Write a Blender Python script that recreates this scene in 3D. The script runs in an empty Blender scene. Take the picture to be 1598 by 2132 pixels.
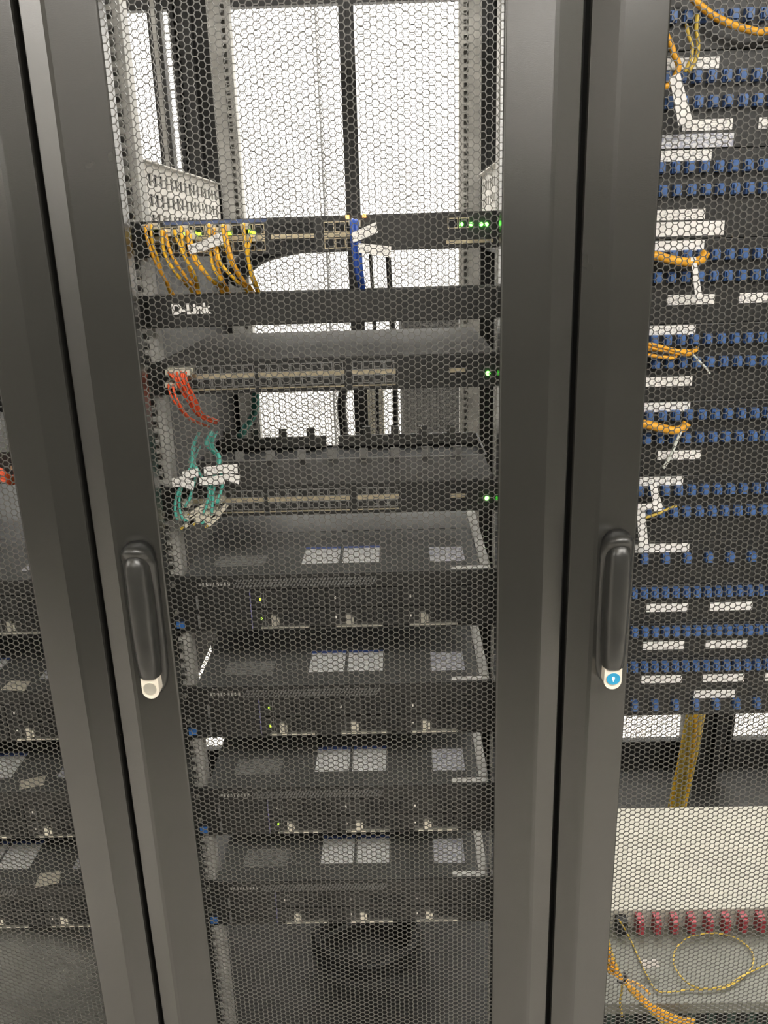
import bpy, math, random
from mathutils import Vector, Matrix
random.seed(7)
S = bpy.context.scene
COL = S.collection
PI = math.pi
# ------------------------------------------------------------------ camera
FPX, PITCH, YAW, ROLL = 1757.48, 0.311752, -0.020574, -0.030904
CAM = Vector((0.091569, -1.002466, 1.5))
fw = Vector((math.sin(YAW) * math.cos(PITCH), math.cos(YAW) * math.cos(PITCH), -math.sin(PITCH)))
rt0 = Vector((math.cos(YAW), -math.sin(YAW), 0))
up0 = rt0.cross(fw)
rt = math.cos(ROLL) * rt0 + math.sin(ROLL) * up0
up = -math.sin(ROLL) * rt0 + math.cos(ROLL) * up0
cd = bpy.data.cameras.new('camera')
cam = bpy.data.objects.new('camera', cd)
COL.objects.link(cam)
cd.sensor_fit = 'HORIZONTAL'
cd.sensor_width = 36
cd.lens = FPX * 36 / 1598
cd.clip_start = 0.01
M = Matrix((rt, up, -fw)).transposed().to_4x4()
M.translation = CAM
cam.matrix_world = M
S.camera = cam


def at(px, py, Y=None, Z=None, X=None):
    """world point on the plane Y (or Z, or X) that the photograph shows at a pixel"""
    d = rt * (px - 799) - up * (py - 1066) + fw * FPX
    if Y is not None:
        t = (Y - CAM.y) / d.y
    elif Z is not None:
        t = (Z - CAM.z) / d.z
    else:
        t = (X - CAM.x) / d.x
    return CAM + d * t


# ------------------------------------------------------------------ world, exposure
w = bpy.data.worlds.new('world')
S.world = w
w.use_nodes = True
w.node_tree.nodes['Background'].inputs[0].default_value = (1, 0.97, 0.92, 1)
w.node_tree.nodes['Background'].inputs[1].default_value = 0.02
S.view_settings.view_transform = 'Standard'
S.view_settings.look = 'None'
S.view_settings.gamma = 1
S.view_settings.use_curve_mapping = False
S.view_settings.exposure = 0.16
FRONT_LIGHT = 34.0
REAR_LIGHT = 36.0
S.cycles.max_bounces = 8
S.cycles.sample_clamp_indirect = 6


# ------------------------------------------------------------------ materials
def mat(name, col, rough=0.5, metal=0.0, emit=0.0, var=0.06, scale=40, bump=0.0, bscale=400, spec=0.5):
    m = bpy.data.materials.new(name)
    m.use_nodes = True
    nt = m.node_tree
    b = nt.nodes['Principled BSDF']
    b.inputs['Roughness'].default_value = rough
    b.inputs['Metallic'].default_value = metal
    b.inputs['Specular IOR Level'].default_value = spec
    c = (*col, 1)
    if emit:
        b.inputs['Base Color'].default_value = c
        b.inputs['Emission Color'].default_value = c
        b.inputs['Emission Strength'].default_value = emit
        return m
    tc = nt.nodes.new('ShaderNodeTexCoord')
    n = nt.nodes.new('ShaderNodeTexNoise')
    n.inputs['Scale'].default_value = scale
    n.inputs['Detail'].default_value = 4
    nt.links.new(tc.outputs['Object'], n.inputs['Vector'])
    r = nt.nodes.new('ShaderNodeValToRGB')
    r.color_ramp.elements[0].color = (*[max(0, v * (1 - var * 2)) for v in col], 1)
    r.color_ramp.elements[1].color = (*[min(1, v * (1 + var * 2)) for v in col], 1)
    r.color_ramp.elements[0].position = 0.3
    r.color_ramp.elements[1].position = 0.7
    nt.links.new(n.outputs['Fac'], r.inputs['Fac'])
    nt.links.new(r.outputs['Color'], b.inputs['Base Color'])
    if bump:
        n2 = nt.nodes.new('ShaderNodeTexNoise')
        n2.inputs['Scale'].default_value = bscale
        nt.links.new(tc.outputs['Object'], n2.inputs['Vector'])
        bp = nt.nodes.new('ShaderNodeBump')
        bp.inputs['Strength'].default_value = bump
        bp.inputs['Distance'].default_value = 0.001
        nt.links.new(n2.outputs['Fac'], bp.inputs['Height'])
        nt.links.new(bp.outputs['Normal'], b.inputs['Normal'])
    return m


def print_mat(name, paper, ink, sx, sz, axis='XY', amount=0.45):
    """printed paper: rows of broken grey marks, too small to read"""
    m = mat(name, paper, 0.55)
    nt = m.node_tree
    b = nt.nodes['Principled BSDF']
    tc = nt.nodes.new('ShaderNodeTexCoord')
    mp = nt.nodes.new('ShaderNodeMapping')
    mp.inputs['Scale'].default_value = (sx, sz, sz) if axis == 'XY' else (sx, sx, sz)
    nt.links.new(tc.outputs['Object'], mp.inputs['Vector'])
    n = nt.nodes.new('ShaderNodeTexNoise')
    n.inputs['Scale'].default_value = 1
    n.inputs['Detail'].default_value = 1
    nt.links.new(mp.outputs['Vector'], n.inputs['Vector'])
    r = nt.nodes.new('ShaderNodeValToRGB')
    r.color_ramp.elements[0].position = amount
    r.color_ramp.elements[0].color = (*ink, 1)
    r.color_ramp.elements[1].position = amount + 0.06
    r.color_ramp.elements[1].color = (*paper, 1)
    nt.links.new(n.outputs['Fac'], r.inputs['Fac'])
    nt.links.new(r.outputs['Color'], b.inputs['Base Color'])
    return m


K = {}
K['coat'] = mat('black_powder_coat', (0.021, 0.0205, 0.018), 0.27, bump=0.04, bscale=900, var=0.04, scale=9, spec=0.75)
K['sheet'] = mat('mesh_coat', (0.075, 0.072, 0.064), 0.36, var=0.03)
K['frame'] = mat('frame_black', (0.018, 0.018, 0.017), 0.5)
K['gap'] = mat('gasket_black', (0.004, 0.004, 0.004), 0.8)
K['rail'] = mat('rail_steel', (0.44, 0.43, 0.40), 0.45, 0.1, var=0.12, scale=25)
K['zinc'] = mat('zinc_white', (0.82, 0.79, 0.74), 0.45, 0.1, var=0.05)
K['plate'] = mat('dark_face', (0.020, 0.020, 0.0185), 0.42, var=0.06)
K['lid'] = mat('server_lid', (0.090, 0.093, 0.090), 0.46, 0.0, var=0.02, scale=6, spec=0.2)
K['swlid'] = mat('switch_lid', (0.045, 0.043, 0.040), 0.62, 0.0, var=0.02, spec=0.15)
K['dark'] = mat('hole_black', (0.006, 0.006, 0.006), 0.7)
K['tan'] = mat('cage_metal', (0.62, 0.54, 0.38), 0.35, 0.7, var=0.12, scale=160)
K['silver'] = mat('bright_metal', (0.80, 0.77, 0.68), 0.28, 0.8)
K['paper'] = mat('white_paper', (0.90, 0.88, 0.85), 0.55, var=0.05, scale=120)
K['tag'] = print_mat('printed_tag', (0.90, 0.88, 0.84), (0.50, 0.48, 0.48), 240, 700, 'XZ', 0.38)
K['label'] = print_mat('printed_label', (0.90, 0.90, 0.88), (0.48, 0.49, 0.50), 260, 700, 'XY', 0.44)
K['rlabel'] = print_mat('side_label', (0.74, 0.74, 0.75), (0.36, 0.37, 0.45), 200, 420, 'XY', 0.46)
K['emboss'] = print_mat('grey_label', (0.27, 0.275, 0.26), (0.12, 0.12, 0.115), 120, 330, 'XY', 0.46)
K['bluehead'] = mat('label_blue', (0.05, 0.10, 0.34), 0.5)
K['bluetab'] = mat('tab_blue', (0.05, 0.17, 0.48), 0.45)
K['purple'] = mat('line_purple', (0.20, 0.19, 0.45), 0.4)
K['yellow'] = mat('jacket_yellow', (0.88, 0.50, 0.03), 0.45, var=0.08)
K['orange'] = mat('jacket_orange', (0.86, 0.41, 0.025), 0.45, var=0.08)
K['lemon'] = mat('jacket_lemon', (0.60, 0.42, 0.06), 0.45, var=0.08)
K['red'] = mat('jacket_red', (0.78, 0.10, 0.03), 0.45)
K['aqua'] = mat('jacket_aqua', (0.10, 0.44, 0.36), 0.45)
K['blue'] = mat('jacket_blue', (0.03, 0.09, 0.42), 0.45)
K['blackc'] = mat('jacket_black', (0.010, 0.010, 0.010), 0.5)
K['beige'] = mat('plug_beige', (0.60, 0.56, 0.46), 0.45)
K['clear'] = mat('tie_clear', (0.70, 0.72, 0.66), 0.3)
K['adapter'] = mat('adapter_blue', (0.062, 0.135, 0.33), 0.38, var=0.15, scale=60)
K['comb'] = mat('finger_plastic', (0.18, 0.177, 0.166), 0.5)
K['bluegrey'] = mat('strip_blue_grey', (0.08, 0.11, 0.22), 0.5)
K['redad'] = mat('adapter_red', (0.36, 0.035, 0.05), 0.45)
K['cream'] = mat('cream_paint', (0.50, 0.48, 0.41), 0.5, var=0.03)
K['tray'] = mat('tray_grey_green', (0.155, 0.157, 0.125), 0.45, var=0.05)
K['green'] = mat('dark_green', (0.03, 0.06, 0.045), 0.5)
K['lever'] = mat('handle_black', (0.022, 0.022, 0.020), 0.33, var=0.1, scale=30)
K['cap'] = mat('lock_cap_metal', (0.90, 0.83, 0.71), 0.3, 0.25, var=0.03)
K['sticker'] = mat('sticker_blue', (0.02, 0.28, 0.50), 0.4)
K['led_g'] = mat('led_green', (0.10, 1.0, 0.06), emit=14)
K['led_y'] = mat('led_lime', (0.45, 1.0, 0.03), emit=3)
K['led_o'] = mat('led_orange', (1.0, 0.42, 0.06), emit=6)
K['wall'] = mat('wall_white', (0.86, 0.85, 0.82), 0.7, var=0.01, scale=3)
K['floor'] = mat('floor_pale', (0.74, 0.70, 0.63), 0.4, var=0.03, scale=3)
K['dwall'] = mat('dark_wall', (0.05, 0.05, 0.046), 0.6)
K['ceil'] = mat('ceiling_white', (0.55, 0.54, 0.51), 0.8, var=0.01)
K['grey'] = mat('mid_grey', (0.16, 0.16, 0.155), 0.5)
K['lump'] = mat('grey_sheet', (0.26, 0.26, 0.235), 0.6, var=0.1, scale=12)
K['lampf'] = mat('lamp_front', (1.0, 0.96, 0.90), emit=FRONT_LIGHT)
K['lampr'] = mat('lamp_rear', (1.0, 0.98, 0.95), emit=REAR_LIGHT)


# ------------------------------------------------------------------ mesh helpers
class MB:
    def __init__(s):
        s.v, s.f, s.m = [], [], []

    def quad(s, pts, mi=0):
        n = len(s.v)
        s.v += [tuple(p) for p in pts]
        s.f.append(tuple(range(n, n + len(pts))))
        s.m.append(mi)
        return s

    def box(s, x0, x1, y0, y1, z0, z1, mi=0):
        n = len(s.v)
        s.v += [(x, y, z) for z in (z0, z1) for y in (y0, y1) for x in (x0, x1)]
        for f in ((0, 2, 3, 1), (4, 5, 7, 6), (0, 1, 5, 4), (2, 6, 7, 3), (0, 4, 6, 2), (1, 3, 7, 5)):
            s.f.append(tuple(n + i for i in f))
            s.m.append(mi)
        return s

    def loft(s, secs, mi=0, closed=True, cap=True):
        n0 = len(s.v)
        k = len(secs[0])
        for sec in secs:
            s.v += [tuple(p) for p in sec]
        for i in range(len(secs) - 1):
            for j in range(k if closed else k - 1):
                a, b = n0 + i * k + j, n0 + i * k + (j + 1) % k
                s.f.append((a, b, b + k, a + k))
                s.m.append(mi)
        if cap:
            s.f.append(tuple(reversed(range(n0, n0 + k))))
            s.m.append(mi)
            s.f.append(tuple(range(n0 + (len(secs) - 1) * k, n0 + len(secs) * k)))
            s.m.append(mi)
        return s

    def prism_z(s, prof, z0, z1, mi=0):
        return s.loft([[(x, y, z0) for x, y in prof], [(x, y, z1) for x, y in prof]], mi)

    def prism_y(s, prof, y0, y1, mi=0):
        return s.loft([[(x, y1, z) for x, z in prof], [(x, y0, z) for x, z in prof]], mi)

    def prism_x(s, prof, x0, x1, mi=0):
        return s.loft([[(x0, y, z) for y, z in prof], [(x1, y, z) for y, z in prof]], mi)

    def tube(s, pts, r, n=8, mi=0):
        pts = [Vector(p) for p in pts]
        secs = []
        nrm = None
        for i, p in enumerate(pts):
            t = (pts[min(i + 1, len(pts) - 1)] - pts[max(i - 1, 0)]).normalized()
            if nrm is None:
                nrm = t.orthogonal().normalized()
            nrm = (nrm - t * nrm.dot(t)).normalized()
            b = t.cross(nrm)
            rr = r[i] if isinstance(r, (list, tuple)) else r
            secs.append([p + rr * (math.cos(a) * nrm + math.sin(a) * b) for a in [2 * PI * q / n for q in range(n)]])
        return s.loft(secs, mi)

    def mesh(s, name, mats, smooth=False):
        me = bpy.data.meshes.new(name)
        me.from_pydata(s.v, [], s.f)
        for m in mats:
            me.materials.append(m)
        me.polygons.foreach_set('material_index', s.m)
        if smooth:
            me.polygons.foreach_set('use_smooth', [True] * len(me.polygons))
        me.update()
        return me

    def obj(s, name, mats, parent=None, smooth=False, bevel=0, loc=None):
        if not isinstance(mats, (list, tuple)):
            mats = [mats]
        return link(name, s.mesh(name, mats, smooth), parent, loc, bevel)


def link(name, me, parent=None, loc=None, bevel=0):
    o = bpy.data.objects.new(name, me)
    COL.objects.link(o)
    o.parent = parent
    if loc is not None:
        o.location = loc
    if bevel:
        md = o.modifiers.new('bevel', 'BEVEL')
        md.width = bevel
        md.segments = 2
        md.limit_method = 'ANGLE'
    return o


def tag(o, label=None, cat=None, group=None, kind=None):
    for k, v in (('label', label), ('category', cat), ('group', group), ('kind', kind)):
        if v:
            o[k] = v
    return o


def empty(name, loc, label=None, cat=None, group=None):
    o = bpy.data.objects.new(name, None)
    o.empty_display_size = 0.05
    COL.objects.link(o)
    o.location = loc
    return tag(o, label, cat, group)


def copy_tree(o, parent=None):
    c = o.copy()
    COL.objects.link(c)
    c.parent = parent
    for ch in list(o.children):
        copy_tree(ch, c)
    return c


def spline(pts, k=6):
    """Catmull-Rom through the points"""
    P = [Vector(p) for p in pts]
    P = [P[0] * 2 - P[1]] + P + [P[-1] * 2 - P[-2]]
    out = []
    for i in range(1, len(P) - 2):
        a, b, c, d = P[i - 1:i + 3]
        for j in range(k):
            t = j / k
            out.append(0.5 * ((2 * b) + (c - a) * t + (2 * a - 5 * b + 4 * c - d) * t * t + (3 * b - a - 3 * c + d) * t ** 3))
    out.append(P[-2])
    return out


def text_mesh(name, body, size, extrude, material):
    cu = bpy.data.curves.new(name, 'FONT')
    cu.body = body
    cu.size = size
    cu.extrude = extrude
    cu.offset = size * 0.045
    cu.align_x = 'LEFT'
    o = bpy.data.objects.new(name, cu)
    COL.objects.link(o)
    dg = bpy.context.evaluated_depsgraph_get()
    me = bpy.data.meshes.new_from_object(o.evaluated_get(dg))
    bpy.data.objects.remove(o)
    me.materials.clear()
    me.materials.append(material)
    return me


ORD = ['first', 'second', 'third', 'fourth', 'fifth', 'sixth', 'seventh', 'eighth', 'ninth', 'tenth', 'eleventh', 'twelfth',
       'thirteenth', 'fourteenth', 'fifteenth', 'sixteenth']

# ------------------------------------------------------------------ the room
FL, CE = 0.0, 2.75


def struct(name, mb, m, label=None, cat=None):
    o = mb.obj(name, m)
    return tag(o, label, cat, None, 'structure')


struct('floor', MB().box(-4.2, 4.2, -5.2, 2.5, -0.08, FL), K['floor'], 'pale raised floor under the cabinets', 'floor')
struct('ceiling', MB().box(-4.2, 4.2, -5.2, 2.5, CE, CE + 0.08), K['ceil'], 'white ceiling above the aisle', 'ceiling')
struct('wall_back', MB().box(-4.2, 4.2, 2.42, 2.5, FL, CE), K['wall'], 'bright white wall behind the cabinets', 'wall')
struct('wall_left', MB().box(-4.28, -4.2, -5.2, 2.5, FL, CE), K['wall'], 'white side wall at the left', 'wall')
struct('wall_right', MB().box(4.2, 4.28, -5.2, 2.5, FL, CE), K['wall'], 'white side wall at the right', 'wall')
struct('wall_front', MB().box(-4.2, 4.2, -5.28, -5.2, FL, CE), K['wall'], 'wall at the far end of the front aisle', 'wall')
a = at(672, 0, Y=2.41)
struct('trim_1', MB().box(a.x - 0.033, a.x - 0.025, 2.405, 2.421, FL, CE), K['grey'], 'thin dark joint strip down the white wall', 'trim')


def lamp(x, y, sx, sy, m, label):
    e = empty('ceiling_light', (x, y, CE), label, 'ceiling light')
    MB().box(-sx / 2 - .02, sx / 2 + .02, -sy / 2 - .02, sy / 2 + .02, -0.03, 0).obj('lamp_housing', K['zinc'], e)
    MB().box(-sx / 2, sx / 2, -sy / 2, sy / 2, -0.036, -0.0305).obj('lamp_diffuser', m, e)


lamp(-1.0, -4.0, 1.2, 0.6, K['lampf'], 'flat lit ceiling panel over the front aisle, straight ahead')
lamp(-3.5, -1.8, 0.6, 1.2, K['lampf'], 'flat lit ceiling panel over the front aisle, far left')
lamp(1.9, -1.9, 0.6, 1.2, K['lampf'], 'flat lit ceiling panel over the front aisle, to the right')
lamp(0.5, -1.9, 1.2, 0.6, K['lampf'], 'lit ceiling panel over the front aisle, nearest the cabinets')
lamp(-0.3, 0.62, 1.2, 0.14, K['lampf'], 'narrow lit panel added above the cabinet roofs to brighten the side braces')  # added lamp, brightens the side braces through the open roofs
lamp(-1.3, 1.8, 1.2, 0.6, K['lampr'], 'lit ceiling panel over the rear aisle, left one')
lamp(0.5, 1.8, 1.2, 0.6, K['lampr'], 'lit ceiling panel over the rear aisle, middle one')
lamp(2.2, 1.8, 1.2, 0.6, K['lampr'], 'lit ceiling panel over the rear aisle, right one')
# things behind the camera that the glossy doors mirror: the cabinets across the aisle, as a dark low partition
struct('wall_partition', MB().box(-4.2, 4.2, -1.75, -1.65, FL, 1.7), K['dwall'], 'dark row of closed fronts across the aisle', 'wall')


# ------------------------------------------------------------------ perforated sheet
def hexgrid(name, w, z0, z1, pitch, hole, th, m, back=True):
    """flat-topped hexagonal holes; local x from -w/2 to w/2, front at y=0"""
    R = pitch / math.sqrt(3)
    r = hole / math.sqrt(3)
    cx = R * 1.5
    ncol = int(w / cx) + 1
    ang = [PI / 3 * i for i in range(6)]
    co = [(math.cos(t), math.sin(t)) for t in ang]
    V, F = [], []
    x0 = -(ncol - 1) * cx / 2
    for c in range(ncol):
        zs = z0 + (pitch / 2 if c % 2 else 0)
        x = x0 + c * cx
        while zs < z1:
            n = len(V)
            V += [(x + R * a, 0, zs + R * b) for a, b in co]
            V += [(x + r * a, 0, zs + r * b) for a, b in co]
            V += [(x + r * a, th, zs + r * b) for a, b in co]
            if back:
                V += [(x + R * a, th, zs + R * b) for a, b in co]
            for i in range(6):
                j = (i + 1) % 6
                F.append((n + i, n + j, n + 6 + j, n + 6 + i))
                F.append((n + 6 + i, n + 6 + j, n + 12 + j, n + 12 + i))
                if back:
                    F.append((n + 12 + i, n + 12 + j, n + 18 + j, n + 18 + i))
            zs += pitch
    me = bpy.data.meshes.new(name)
    me.from_pydata(V, [], F)
    me.materials.append(m)
    me.update()
    return me


FRONT_SHEET = hexgrid('front_sheet', 0.428, 0.14, 2.02, 0.0079, 0.00695, 0.0012, K['sheet'])
REAR_SHEET = hexgrid('rear_sheet', 0.236, 0.14, 1.99, 0.0092, 0.0080, 0.0010, K['frame'], back=False)
TOPZ = 2.12


def stile(sx):
    # ridge profile across the width: outer edge, crest, inner edge, back
    p = [(0.2967, 0.003), (0.2955, 0.0), (0.2690, -0.0112), (0.2640, -0.0118), (0.2150, 0.0008), (0.2130, 0.003), (0.2130, 0.028), (0.2967, 0.028)]
    p = [(x * sx, y) for x, y in p]
    return p if sx < 0 else p[::-1]


DOOR = MB()
for sx in (-1, 1):
    DOOR.prism_z(stile(sx), 0.06, TOPZ)
DOOR.box(-0.213, 0.213, 0.0, 0.028, 0.06, 0.14)
DOOR.box(-0.213, 0.213, 0.0, 0.028, 2.02, TOPZ)
DOOR_ME = DOOR.mesh('cabinet_door', [K['coat']])


def arch(z, w, h, y0, n=10):
    """half-round cross-section in x,y at height z (bulging towards -y)"""
    pts = []
    for i in range(n + 1):
        t = PI * i / n
        c, s_ = math.cos(t), math.sin(t)
        pts.append((math.copysign(abs(c) ** 0.6, c) * w / 2, y0 - h * abs(s_) ** 0.6, z))
    return pts


def handle_meshes():
    b = MB()
    zs = [(0.938, .018, .004), (0.942, .026, .006), (0.950, .033, .008), (0.962, .039, .009), (1.0, .041, .009), (1.08, .042, .010), (1.118, .043, .012), (1.130, .041, .022),
          (1.140, .036, .030), (1.146, .026, .030), (1.149, .012, .024)]
    b.loft([arch(z, w, h, 0) for z, w, h in zs])
    base = b.mesh('handle_base', [K['lever']], True)
    l = MB()
    zs = [(0.966, .0245, .024), (0.969, .026, .0265), (0.985, .029, .029), (1.02, .031, .031), (1.07, .032, .031), (1.11, .031, .030), (1.124, .029, .029),
          (1.132, .024, .026), (1.1355, .016, .023), (1.1365, .006, .022)]
    l.loft([arch(z, w, h, -0.003) for z, w, h in zs])
    lever = l.mesh('handle_lever', [K['lever']], True)
    c = MB()
    prof = [(-0.0112, 0.967), (0.0112, 0.967)]
    prof = [(0.0112, 0.967), (-0.0112, 0.967)] + [(0.0112 * math.cos(t), 0.9485 + 0.0112 * math.sin(t)) for t in [PI + PI * i / 12 for i in range(13)]]
    c.prism_y(prof, -0.0235, -0.006)
    cap = c.mesh('lock_cap', [K['cap']])
    k = MB()
    circ = [2 * PI * i / 24 for i in range(24)]
    k.prism_y([(0.0086 * math.cos(t), 0.9525 + 0.0086 * math.sin(t)) for t in circ], -0.0252, -0.0230)
    cyl = k.mesh('lock_cylinder', [K['silver']])
    st = MB()
    st.prism_y([(0.0088 * math.cos(t), 0.9535 + 0.0082 * math.sin(t)) for t in circ], -0.0258, -0.0253)
    st.prism_y([(0.0012 * math.cos(t) * (1.2 + math.sin(t)), 0.9530 + 0.0038 * math.sin(t)) for t in circ], -0.0262, -0.0258, 1)
    stk = st.mesh('lock_sticker', [K['sticker'], K['paper']])
    return base, lever, cap, cyl, stk


H_BASE, H_LEVER, H_CAP, H_CYL, H_STK = handle_meshes()


def rail_mesh(back=False):
    """L-shaped rail with square holes; local x=0 is the hole line, +x points to the cabinet's outside; y=0 front"""
    b = MB()
    z0, z1 = 0.10, 2.08
    b.box(-0.0145, -0.0048, 0, 0.002, z0, z1)
    b.box(0.0048, 0.0320, 0, 0.002, z0, z1)
    z = z0
    step = [0.015875, 0.015875, 0.0127]
    i = 0
    while z < z1 - 0.02:
        nz = z + step[i % 3]
        b.box(-0.0048, 0.0048, 0, 0.002, z + 0.0047, nz - 0.0047)
        z = nz
        i += 1
    b.box(-0.0145, -0.0125, 0.002, 0.030, z0, z1)
    b.box(-0.0124, 0.0299, 0.016, 0.0175, z0, z1)
    b.box(0.0300, 0.0320, 0.002, 0.055, z0, z1)
    return b.mesh('mounting_rail', [K['rail']])


RAIL_ME = rail_mesh()


def mirrored(me):
    m2 = me.copy()
    m2.transform(Matrix.Scale(-1, 4, (1, 0, 0)))
    m2.flip_normals()
    return m2


RAIL_L = mirrored(RAIL_ME)
REAR_RAIL, REAR_RAIL_L = RAIL_ME.copy(), RAIL_L.copy()
for me in (REAR_RAIL, REAR_RAIL_L):
    me.materials[0] = K['frame']


def brace_mesh():
    """slotted side brace: plate in the y-z plane with rows of upright slots; x=0"""
    b = MB()
    y0, y1, z0, z1 = 0.165, 0.93, 1.49, 1.622
    rows = [(1.500, 1.518), (1.530, 1.548), (1.560, 1.578), (1.590, 1.608)]
    zed = z0
    for a0, a1 in rows:
        b.box(0, 0.002, y0, y1, zed, a0)
        y = y0
        while y < y1 - 0.034:
            b.box(0, 0.002, y, y + 0.0165, a0, a1)
            y += 0.0335
        b.box(0, 0.002, y, y1, a0, a1)
        zed = a1
    b.box(0, 0.002, y0, y1, zed, z1)
    b.box(-0.010, 0.012, y0, y1, z1, z1 + 0.002)
    return b.mesh('side_brace', [K['zinc']])


BRACE = brace_mesh()
RD = 1.06   # rear door plane


def cabinet(cx, label, sticker, side=None):
    e = empty('server_cabinet', (cx, 0, 0), label, 'cabinet', 'server cabinets in a row')
    d = link('cabinet_door', DOOR_ME, e, bevel=0.0008)
    sh = link('perforated_sheet', FRONT_SHEET, d, (0, 0.004, 0))
    for nm, me in (('handle_base', H_BASE), ('handle_lever', H_LEVER), ('lock_cap', H_CAP), ('lock_cylinder', H_CYL)):
        o = link(nm, me, d, (-0.240, -0.0055, 0))
        if nm == 'lock_cap':
            tag(o, 'silver rounded lock cap')
    if sticker:
        tag(link('lock_sticker', H_STK, d, (-0.240, -0.0055, 0)), 'round blue sticker over the keyhole')
    for sx in (-1, 1):
        for yy in (0.036, 0.985):
            x0, x1 = sorted((sx * 0.2995, sx * 0.262))
            MB().box(x0, x1, yy, yy + 0.05, 0.0, TOPZ).obj('corner_post', K['frame'], e)
        link('mounting_rail', RAIL_ME if sx > 0 else RAIL_L, e, (sx * 0.2365, 0.1145, 0))
        me = RAIL_ME if sx > 0 else RAIL_L
        r = link('mounting_rail', me, e, (sx * 0.2515, 0.965, 0))
        if cx:
            r.data = REAR_RAIL if sx > 0 else REAR_RAIL_L
        if cx == 0:
            link('side_brace', BRACE, e, (sx * 0.283 - 0.001, 0, 0))
    # rear doors, two leaves meeting in the middle
    for sx in (-1, 1):
        m = MB()
        x0, x1 = sx * 0.2970, sx * 0.0015
        for a0, a1 in (((sx * 0.2985), sx * 0.262), (sx * 0.0165, sx * 0.0003)):
            lo, hi = sorted((a0, a1))
            m.box(lo, hi, RD, RD + 0.022, 0.05, TOPZ)
        lo, hi = sorted((sx * 0.262, sx * 0.0165))
        m.box(lo, hi, RD, RD + 0.022, 0.05, 0.14)
        m.box(lo, hi, RD, RD + 0.022, 1.987, TOPZ)
        rd = m.obj('rear_door', K['frame'], e)
        link('rear_perforated_sheet', REAR_SHEET, rd, (sx * 0.1392, RD + 0.012, 0))
    MB().box(-0.2995, 0.2995, 0.0865, 0.20, TOPZ - 0.03, TOPZ).box(-0.2995, 0.2995, 0.90, 0.9845, TOPZ - 0.03, TOPZ).box(-0.2995, -0.22, 0.2005, 0.8995, TOPZ - 0.03, TOPZ).box(0.22, 0.2995, 0.2005, 0.8995, TOPZ - 0.03, TOPZ).obj('roof_frame', K['frame'], e)  # unseen roof, left open in the middle to let light down onto the braces
    if cx == 0:
        MB().box(0.2930, 0.2960, 0.088, 0.984, 1.47, 1.626).obj('side_panel', K['frame'], e)
    if side:
        MB().box(-0.2960, -0.2930, 0.088, 0.984, side[0], side[1]).obj('side_panel', K['frame'], e)
    MB().box(-0.2995, 0.2995, 0.036, 1.05, 0.03, 0.06).obj('base_plate', K['frame'], e)
    MB().box(-0.2995, 0.2995, 0.036, 0.06, 0.0, 0.03).box(-0.2995, 0.2995, 1.02, 1.05, 0.0, 0.03).obj('plinth', K['frame'], e)
    return e


cabinet(0.0, 'black mesh-door cabinet in the middle, holding switches and four servers', False, (0.74, 1.626))
cabinet(0.6, 'black mesh-door cabinet at the right, with a blue sticker on its lock', True)
cabinet(-0.6, 'black mesh-door cabinet cut off at the left edge', False, (0.06, 2.05))
cabinet(1.2, 'black cabinet beyond the right one, its back glimpsed above the cream cover', False)
e = empty('power_strip', (-0.391, 0.955, 0.3), 'upright dark power strip at the back of the left cabinet, before the white wall', 'power strip')
MB().box(-0.0135, 0.0135, 0, 0.03, 0, 1.76).obj('strip_body', K['plate'], e)
MB().box(-0.004, 0.004, -0.003, -0.0002, 0, 1.76).obj('strip_rib', K['rail'], e)
FY = 0.110   # front plane of the mounted equipment


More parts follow.
